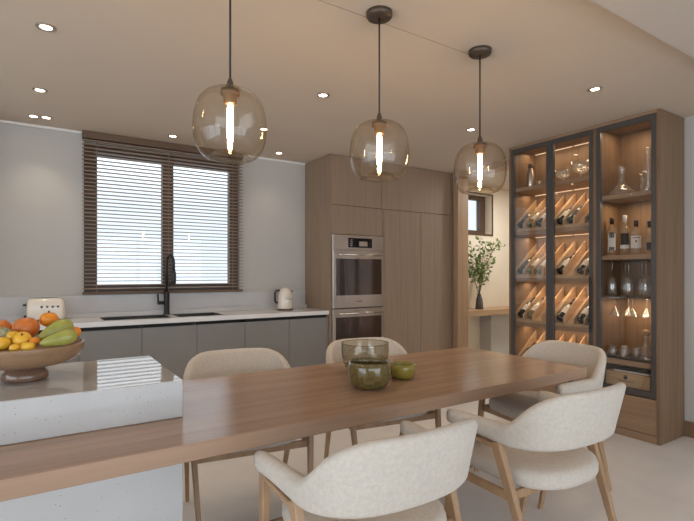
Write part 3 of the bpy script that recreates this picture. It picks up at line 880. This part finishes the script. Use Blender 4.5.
# glass doors
def door(y0, y1, z0_, z1_, handle=None):
    fw = .036
    q = MB()
    ya, yb = y0 - CYa, y1 - CYa
    q.box((0.0, ya, z0_), (.024, ya + fw, z1_), .001); q.box((0.0, yb - fw, z0_), (.024, yb, z1_), .001)
    q.box((0.0, ya + fw, z0_), (.024, yb - fw, z0_ + fw + .012), .001); q.box((0.0, ya + fw, z1_ - fw - .008), (.024, yb - fw, z1_), .001)
    d = q.build('door', M['doorframe'], dc)
    MB().box((.009, ya + fw, z0_ + fw + .012), (.014, yb - fw, z1_ - fw - .008)).build('door_pane', M['cabpane'], d)
    if handle is not None:
        h = MB(); hy_ = handle - CYa
        h.box((-.024, hy_ - .007, .80), (-.012, hy_ + .007, 1.27), .002); h.box((-.013, hy_ - .006, .83), (.001, hy_ + .006, .85)); h.box((-.013, hy_ - .006, 1.22), (.001, hy_ + .006, 1.24))
        h.build('handle', M['black'], d)
door(2.634, CYb - .024, .344, ct - .024, None)
door(2.227, 2.630, .344, ct - .024, 2.244)
door(CYa + .026, 2.201, .344, ct - .024, None)
# racks: slanted dividers with a low front lip, one insert per bay and level
def rack(y0, y1, zf, name):
    q = MB(); xa, xb = .046, IX1 - .004
    rise = .255
    for i in range(5):
        y = y0 + .006 + (y1 - y0 - .012) * i / 4
        q.prism([(xa, zf), (xa, zf + .078), (xa + .012, zf + .084), (xb, zf + .095 + rise), (xb, zf + .095 + rise - .12), (xa + .05, zf)], 'y', y - .005 - CYa, y + .005 - CYa)
    # sloping bed and front lip
    q.prism([(xa + .012, zf), (xa + .012, zf + .006), (xb, zf + .012 + rise * .92), (xb, zf + rise * .92 - .002)], 'y', y0 - CYa + .001, y1 - CYa - .001)
    q.box((xa, y0 - CYa + .001, zf), (xa + .010, y1 - CYa - .001, zf + .026))
    return q.build(name, M['rack'], dc)
BAY = {'far': (2.634, CYb - .0225), 'near': (2.2255, 2.632)}
LEVEL = [ST[1], ST[2], ST[3], .3625]
for zf in LEVEL:
    for nm in ('far', 'near'):
        rack(*BAY[nm], zf + .0005, 'wine_rack')
# led strips under each compartment's ceiling
LEDS = []
for zc in (ct - .022, ST[0] - .040, ST[1] - .040, ST[2] - .040, ST[3] - .040):
    for nm in ('far', 'near'):
        y0, y1 = BAY[nm]
        cb(IX1 - .030, IX1 - .018, y0 + .01, y1 - .01, zc - .006, zc - .0005, 0).build('led_strip', M['led'], dc)
        LEDS.append((zc - .010, (y0 + y1) / 2, y1 - y0 - .04))
for z in (ct - .022, 1.450 - .036, 1.948 - .036, .596 - .036):
    cb(IX1 - .03, IX1 - .02, CYa + .05, 2.19, z - .004, z - .0005, 0).build('spot_channel', M['doorframe'], dc)
# hanging rails for the glasses
hr = MB()
for i in range(7):
    y = 2.16 - CYa - i * .066
    hr.box((.06, y - .004, 1.395), (.36, y + .004, 1.401)); hr.box((.06, y - .002, 1.400), (.064, y + .002, 1.4135)); hr.box((.34, y - .002, 1.400), (.344, y + .002, 1.4135))
hr.build('stemware_rail', M['darkmetal'], dc)
hr = MB()
hr.box((.058, CYa + .0255 - CYa, 1.098), (.37, 2.2015 - CYa, 1.103))
hr.build('glass_shelf', M['glass'], dc)

# ------------------------------------------------------------------ wine bottles
def bottle_mesh():
    return [(0, 0), (.027, 0), (.0325, .006), (.0330, .02), (.0330, .178), (.030, .196), (.020, .218), (.0140, .235), (.0135, .280), (.0150, .281), (.0150, .290), (0, .290)]
def make_bottle(gm, lm, fm):
    r = bpy.data.objects.new('wine_bottle', None); COL.objects.link(r)
    MB().lathe(bottle_mesh(), n=22).build('glass_body', gm, r)
    q = MB(); q.lathe([(.0334, .065), (.0334, .150)], n=22); q.build('paper_label', lm, r)
    MB().lathe([(.0146, .235), (.0142, .279), (.0156, .280), (.0156, .291), (0, .2912)], n=16).build('foil_cap', fm, r)
    return r
PROTO = {'white': make_bottle(M['wine'], M['label_white'], M['foil']), 'dark': make_bottle(M['winegreen'], M['label_dark'], M['foil']), 'pale': make_bottle(M['winepale'], M['label_white'], M['foil_red'])}
used = set()
rowname = ['top rack row', 'second rack row', 'third rack row', 'lowest rack row']
slotname = {('far', 0): 'slot next to the alcove', ('far', 1): 'second slot from the alcove', ('far', 2): 'third slot from the alcove', ('far', 3): 'slot before the middle frame',
            ('near', 0): 'slot just past the middle frame', ('near', 1): 'second slot past the middle frame', ('near', 2): 'third slot past the middle frame', ('near', 3): 'slot next to the decanter bay'}
fill = {0: {'far': ['dark', 'pale', 'white', None], 'near': ['white', 'dark', None, 'dark']},
        1: {'far': ['dark', 'pale', 'pale', None], 'near': ['white', None, 'white', 'dark']},
        2: {'far': ['white', 'pale', None, None], 'near': ['white', None, 'white', 'dark']},
        3: {'far': ['dark', None, None, None], 'near': [None, 'white', None, None]}}
kindname = {'white': 'white labelled dark wine bottle', 'dark': 'dark labelled green wine bottle', 'pale': 'pale glass wine bottle'}
ang = math.atan2(.255 * .92 + .006, (IX1 - .004) - (.046 + .012))
for lv_, zf in enumerate(LEVEL):
    for bay in ('far', 'near'):
        y0, y1 = BAY[bay]
        for s_, kind in enumerate(fill[lv_][bay]):
            if kind is None: continue
            sw = (y1 - y0 - .012) / 4
            y = y1 - .006 - sw * (s_ + .5)
            src = PROTO[kind]
            o = copy_tree(src) if kind in used else src
            used.add(kind)
            # the axis lies parallel to the sloping bed, one radius above it; the base stands behind the front lip
            bx, bz = CX + .046 + .012, zf + .0075
            off = .0338; s0 = .022
            px_ = bx + s0 * math.cos(ang) - off * math.sin(ang) + .012; pz = bz + s0 * math.sin(ang) + off * math.cos(ang) + .009
            o.location = (px_, y, pz)
            o.rotation_euler = (0, PI / 2 - ang, 0)
            tag(o, '%s in the %s, %s' % (kindname[kind], rowname[lv_], slotname[(bay, s_)]), 'bottle', 'wine bottles lying on the racks')

# ------------------------------------------------------------------ things in the display cabinet
# top of the lit bays
sh = thing('cocktail_shaker', 'steel bottle flask with dark cap on the top lit shelf next to the alcove', 'flask', (4.10, 2.955, ST[0] + .001))
MB().lathe([(0, 0), (.036, 0), (.038, .005), (.038, .13), (.030, .165), (.020, .185), (.019, .20)], n=24, cap1=True).build('body', M['steel'], sh)
MB().lathe([(.021, .20), (.021, .238), (.017, .243), (0, .243)], n=20, cap0=True).build('cap', M['darkmetal'], sh)
tag(MB().lathe([(0, 0), (.022, 0), (.026, .05), (.0265, .058), (.024, .058), (.021, .008), (0, .006)], n=20).build('metal_cup', M['steel'], None, (4.11, 2.862, ST[0] + .001)), 'small steel cup beside the tall flask on the top shelf', 'cup')
def footed(name, label, loc, R, h):
    o = MB().lathe([(0, 0), (R * .45, 0), (R * .48, .004), (R * .16, .014), (R * .13, h * .38), (R * .5, h * .44), (R * .85, h * .65), (R, h), (R * .97, h), (R * .82, h * .68), (R * .46, h * .48), (0, h * .43)], n=30).build(name, M['decanter'], None, loc)
    return tag(o, label, 'bowl', 'footed crystal bowls')
footed('crystal_bowl', 'smaller footed crystal bowl on the top lit shelf, left of the larger one', (4.13, 2.628, ST[0] + .001), .076, .120)
footed('crystal_bowl', 'larger footed crystal bowl on the top lit shelf, next to the decanter bay', (4.13, 2.448, ST[0] + .001), .092, .165)
# decanter bay: shelf one
dz = 1.949
de = MB().lathe([(0, .002), (.092, .0), (.114, .010), (.112, .024), (.088, .050), (.048, .085), (.029, .125), (.023, .17), (.026, .21), (.036, .252)], n=36)
for v in de.bm.verts:
    if v.co.z > .2: v.co.z += v.co.y * .5 * (v.co.z - .2) / .052
tag(de.build('wine_decanter', M['decanter'], None, (4.12, 2.088, dz)), 'broad based glass wine decanter on the upper shelf', 'decanter')
tag(MB().lathe([(0, 0), (.028, 0), (.026, .004), (.004, .010), (.0035, .07), (.014, .085), (.022, .12), (.021, .168), (.020, .168), (.012, .09), (0, .078)], n=20).build('stem_glass', M['glass'], None, (4.15, 1.945, dz)), 'single slim stemmed glass between the decanter and the tall carafe', 'glass')
cf = thing('crystal_carafe', 'tall cut crystal carafe with pointed stopper on the upper shelf by the door frame', 'carafe', (4.10, 1.876, dz))
MB().lathe([(0, 0), (.052, 0), (.055, .008), (.053, .06), (.045, .14), (.031, .20), (.021, .24), (.018, .28), (.025, .29)], n=14).build('body', M['decanter'], cf)
MB().lathe([(.011, .282), (.012, .300), (.022, .325), (.018, .355), (0, .372)], n=10).build('stopper', M['decanter'], cf)
# spirits
bz0 = 1.451
def spirit(label, y, h, r, cap_mat, lab_mats, round_body=False, x=4.085):
    o = thing('spirit_bottle', label, 'bottle', (x, y, bz0), group='spirit bottles on the second shelf')
    nb = h * .62
    if round_body:
        prof = [(0, 0), (r * .7, 0), (r * .92, .012), (r, .045), (r * .95, .085), (r * .62, .125), (.016, .155), (.014, h - .03)]
    else:
        prof = [(0, 0), (r * .94, 0), (r, .006), (r, nb), (r * .8, nb + .022), (.016, nb + .045), (.0145, h - .05)]
    MB().lathe(prof, n=24, cap1=True).build('glass_body', M['spirit'], o)
    MB().lathe([(.0165, h - .055), (.0165, h - .006), (.014, h), (0, h)], n=16, cap0=True).build('cap', cap_mat, o)
    for k, (za, zb_, mm, half) in enumerate(lab_mats):
        q = MB()
        # label wraps the side that faces the room
        rr = r + .0008; n_ = 12
        t = bmesh.new(); A = []
        for i in range(n_ + 1):
            a_ = PI - half + 2 * half * i / n_ + .45
            A.append((t.verts.new((rr * math.cos(a_), rr * math.sin(a_), za)), t.verts.new((rr * math.cos(a_), rr * math.sin(a_), zb_))))
        rr2 = rr
        for p_, q_ in zip(A, A[1:]):
            t.faces.new((p_[0], q_[0], q_[1], p_[1]))
        q.merge(t)
        q.build('paper_label', mm, o)
    return o
spirit('slim clear spirit bottle with black and white label and black cap, nearest the bay partition', 2.150, .322, .040, M['foil'], [(.045, .185, M['label_white'], .75), (.15, .195, M['label_black'], .45), (.046, .072, M['label_black'], .55)])
spirit('clear spirit bottle with long white cap and large black label', 2.046, .332, .040, M['label_white'], [(.055, .085, M['label_white'], .9), (.085, .18, M['label_black'], .8)])
spirit('clear spirit bottle with black cap and white label, third from the partition', 1.956, .286, .044, M['foil'], [(.055, .155, M['label_white'], .95), (.135, .142, M['label_dark'], .6), (.10, .118, M['foil_red'], .12)])
spirit('round flat spirit bottle with dark round label, half behind the door frame', 1.853, .270, .047, M['foil'], [(.035, .095, M['label_black'], .5)], True)
# hanging glasses
def wine_glass_up():
    """upside down wine glass, foot at the top (z = 0)"""
    return MB().lathe([(0, -.002), (.029, -.001), (.030, -.004), (.006, -.010), (.004, -.02), (.004, -.115), (.008, -.122), (.030, -.145), (.0375, -.185), (.037, -.235), (.034, -.285), (.0325, -.285), (.0355, -.235), (.036, -.185), (.028, -.148), (0, -.128)], n=24)
hg = tag(wine_glass_up().build('hanging_wine_glass', M['glass'], None, (4.06, 2.127, 1.4055)), '', 'glass', 'wine glasses hanging in the upper row')
WG = ['wine glass hanging upside down in the upper row, nearest the bay partition', 'second wine glass hanging in the upper row, counted from the partition', 'third wine glass hanging in the upper row, counted from the partition',
      'fourth wine glass hanging in the upper row, counted from the partition', 'fifth wine glass hanging in the upper row, half behind the door frame']
for i in range(5):
    o = hg if i == 0 else hg.copy()
    if i: COL.objects.link(o)
    o.location = (4.045 + .08 * (i % 2), 2.127 - i * .066, 1.4055); o['label'] = WG[i]
mg = tag(MB().lathe([(0, -.0), (.026, -.001), (.027, -.003), (.005, -.008), (.0035, -.018), (.0035, -.075), (.006, -.08), (.052, -.150), (.0505, -.150), (.004, -.084), (0, -.082)], n=24).build('hanging_cocktail_glass', M['glass'], None, (4.06, 2.12, 1.0975)), '', 'glass', 'cocktail glasses hanging in the lower row')
CG = ['cocktail glass hanging upside down below the glass shelf, nearest the bay partition', 'second cocktail glass hanging below the glass shelf, counted from the partition', 'third cocktail glass hanging below the glass shelf, counted from the partition',
      'fourth cocktail glass hanging below the glass shelf, counted from the partition']
for i in range(4):
    o = mg if i == 0 else mg.copy()
    if i: COL.objects.link(o)
    o.location = (4.07 + (i % 2) * .08, 2.12 - i * .072, 1.0975); o['label'] = CG[i]
# tray with tumblers and carafe
tz = .597
tr = MB(); tr.box((4.0, 1.80, tz), (4.24, 2.185, tz + .006), .002)
tr.box((4.0, 1.80, tz + .006), (4.006, 2.185, tz + .018)); tr.box((4.234, 1.80, tz + .006), (4.24, 2.185, tz + .018)); tr.box((4.006, 1.80, tz + .006), (4.234, 1.806, tz + .018)); tr.box((4.006, 2.179, tz + .006), (4.234, 2.185, tz + .018))
tag(tr.build('serving_tray', M['black']), 'black serving tray with tumblers and carafe on the lower shelf', 'tray')
tum = tag(MB().lathe([(0, 0), (.026, 0), (.034, .014), (.038, .035), (.035, .062), (.031, .088), (.0295, .088), (.0335, .062), (.0365, .035), (.032, .016), (0, .006)], n=24).build('stemless_glass', M['glass'], None, (4.07, 2.13, tz + .0065)), '', 'glass', 'stemless glasses on the black tray')
for i, (x, y, lab) in enumerate(((4.05, 2.125, 'stemless glass on the black tray, nearest the bay partition'), (4.14, 2.075, 'stemless glass at the back of the black tray, second from the partition'),
                                 (4.05, 2.035, 'stemless glass at the front of the black tray, third from the partition'), (4.13, 1.975, 'stemless glass on the black tray, right beside the carafe'))):
    o = tum if i == 0 else tum.copy()
    if i: COL.objects.link(o)
    o.location = (x, y, tz + .0065); o['label'] = lab
ca = thing('glass_carafe', 'conical glass carafe with a round wooden stopper on the black tray', 'carafe', (4.08, 1.88, tz + .0065))
MB().lathe([(0, 0), (.056, 0), (.060, .006), (.054, .04), (.036, .10), (.022, .145), (.020, .185), (.024, .20)], n=30).build('body', M['glass'], ca)
MB().blob(.030, .030, .028, (0, 0, .222), 20).build('stopper', M['oak_ledge'], ca)
# crate and book
cr = thing('wine_crate', 'pale wooden wine crate with a printed emblem in the cabinet bottom', 'crate', (4.10, 1.985, .3630))
q = MB(); q.box((-.10, -.172, 0), (.10, .172, .012)); q.box((-.10, -.172, .012), (-.088, .172, .130), .001); q.box((.088, -.172, .012), (.10, .172, .130), .001)
q.box((-.088, -.172, .012), (.088, -.16, .130)); q.box((-.088, .16, .012), (.088, .172, .130)); q.box((-.088, -.16, .122), (.088, .16, .130))
q.build('box', M['crate'], cr)
e = MB(); e.lathe([(0, 0), (.016, 0), (.016, .001), (0, .001)], (-.1005, .012, .092), 20, M=Matrix.Rotation(-PI / 2, 4, 'Y'))
e.box((-.1012, -.006, .106), (-.1002, .030, .110))
for i in range(9): e.box((-.1008, .062 - i * .0135, .058), (-.1002, .070 - i * .0135, .066))
e.build('printed_emblem', M['label_dark'], cr)
bk = thing('book', 'flat dark slate book lying on the wooden crate', 'book', (4.09, 1.96, .4935))
MB().box((-.085, -.14, .003), (.085, .135, .017)).build('pages', M['label_white'], bk)
q = MB(); q.box((-.09, -.143, 0), (.09, .14, .003)); q.box((-.09, -.143, .017), (.09, .14, .020)); q.box((-.09, .1355, .003), (.09, .14, .017)); q.build('cover', M['book'], bk)

# ------------------------------------------------------------------ light
world = bpy.data.worlds.new('daylight'); scene.world = world; world.use_nodes = True
nt = world.node_tree; bg = nt.nodes['Background']
bg.inputs['Color'].default_value = (0.80, 0.90, 1.0, 1)
# bright sky over the garden side; towards the kitchen window it is dim at the horizon and brighter higher up
tcw = N(nt, 'ShaderNodeTexCoord'); sx = N(nt, 'ShaderNodeSeparateXYZ'); L(nt, tcw.outputs['Generated'], sx.inputs[0])
up = N(nt, 'ShaderNodeMapRange', interpolation_type='SMOOTHSTEP'); up.inputs['From Min'].default_value = .12; up.inputs['From Max'].default_value = .36
up.inputs['To Min'].default_value = BACK_SKY; up.inputs['To Max'].default_value = DAY; L(nt, sx.outputs['Z'], up.inputs['Value'])
sd = N(nt, 'ShaderNodeMapRange', interpolation_type='SMOOTHSTEP'); sd.inputs['From Min'].default_value = -.1; sd.inputs['From Max'].default_value = .3
L(nt, sx.outputs['Y'], sd.inputs['Value'])
mf = N(nt, 'ShaderNodeMix', data_type='FLOAT'); L(nt, sd.outputs['Result'], mf.inputs[0]); mf.inputs[2].default_value = DAY; L(nt, up.outputs['Result'], mf.inputs[3])
L(nt, mf.outputs[0], bg.inputs['Strength'])
def light(name, typ, loc, energy, col, rot=(0, 0, 0), **kw):
    l = bpy.data.lights.new(name, typ); l.energy = energy; l.color = col
    for k, v in kw.items(): setattr(l, k, v)
    o = bpy.data.objects.new(name, l); COL.objects.link(o); o.location = loc; o.rotation_euler = rot
    return o
def portal(name, loc, rot, sx, sy):
    o = light(name, 'AREA', loc, 1, (1, 1, 1), rot, shape='RECTANGLE', size=sx, size_y=sy)
    o.data.cycles.is_portal = True
portal('garden_side_portal', ((FX0 + FX1) / 2, YF - .02, FZ / 2), (PI / 2, 0, PI), FX1 - FX0, FZ)
portal('left_side_portal', (XL - .02, (LY0 + LY1) / 2, LZ / 2), (PI / 2, 0, PI / 2), LY1 - LY0, LZ)
portal('kitchen_window_portal', ((WX0 + WX1) / 2, YB + .2, (WZ0 + WZ1) / 2), (-PI / 2, 0, 0), WX1 - WX0, WZ1 - WZ0)
portal('alcove_window_portal', ((a0 + a1) / 2, AY + .25, (az0 + az1) / 2), (-PI / 2, 0, 0), a1 - a0, az1 - az0)
WARM = (1.0, 0.74, 0.48)
for x, y in SPOTS:
    light('downlight_beam', 'SPOT', (x, y, H - .012), 5 if y > 4.4 else 13, (1, .84, .64), spot_size=math.radians(95), spot_blend=.8, shadow_soft_size=.03)
for z, y, ln in LEDS:
    light('led_glow', 'AREA', (CX + IX1 - .15, y, z), 1.0, (1, .74, .48), (0, math.radians(-6), 0), shape='RECTANGLE', size=.07, size_y=ln)
light('decanter_bay_spot', 'AREA', (CX + .2, 1.96, ct - .03), 1.6, (1, .74, .48), shape='RECTANGLE', size=.05, size_y=.3)
light('decanter_bay_spot', 'AREA', (CX + .2, 1.96, 1.90), 1.6, (1, .74, .48), shape='RECTANGLE', size=.05, size_y=.3)
light('decanter_bay_spot', 'AREA', (CX + .25, 1.96, 1.09), 1.6, (1, .74, .48), shape='RECTANGLE', size=.05, size_y=.3)
light('alcove_fill_light', 'AREA', (5.3, 3.7, H - .02), 24, (1, .97, .91), shape='DISK', size=.25)  # added lamp without a visible fitting, brightens the alcove walls

# ------------------------------------------------------------------ camera
cam = bpy.data.cameras.new('camera'); co = bpy.data.objects.new('camera', cam); COL.objects.link(co)
cam.sensor_width = 36; cam.lens = 36 * 474.6 / 694; cam.shift_y = 13 / 694
cam.clip_start = .05
co.location = (0, 0, 1.3); co.rotation_euler = (PI / 2, 0, -th)
scene.camera = co
scene.view_settings.view_transform = 'Standard'; scene.view_settings.look = 'None'
scene.view_settings.gamma = 1; scene.view_settings.exposure = EXPOSURE
scene.view_settings.use_curve_mapping = False
cy = scene.cycles
cy.use_denoising = True
cy.max_bounces = 10; cy.diffuse_bounces = 5; cy.glossy_bounces = 5; cy.transparent_max_bounces = 24; cy.transmission_bounces = 8
cy.caustics_reflective = False; cy.caustics_refractive = False
cy.sample_clamp_indirect = 6
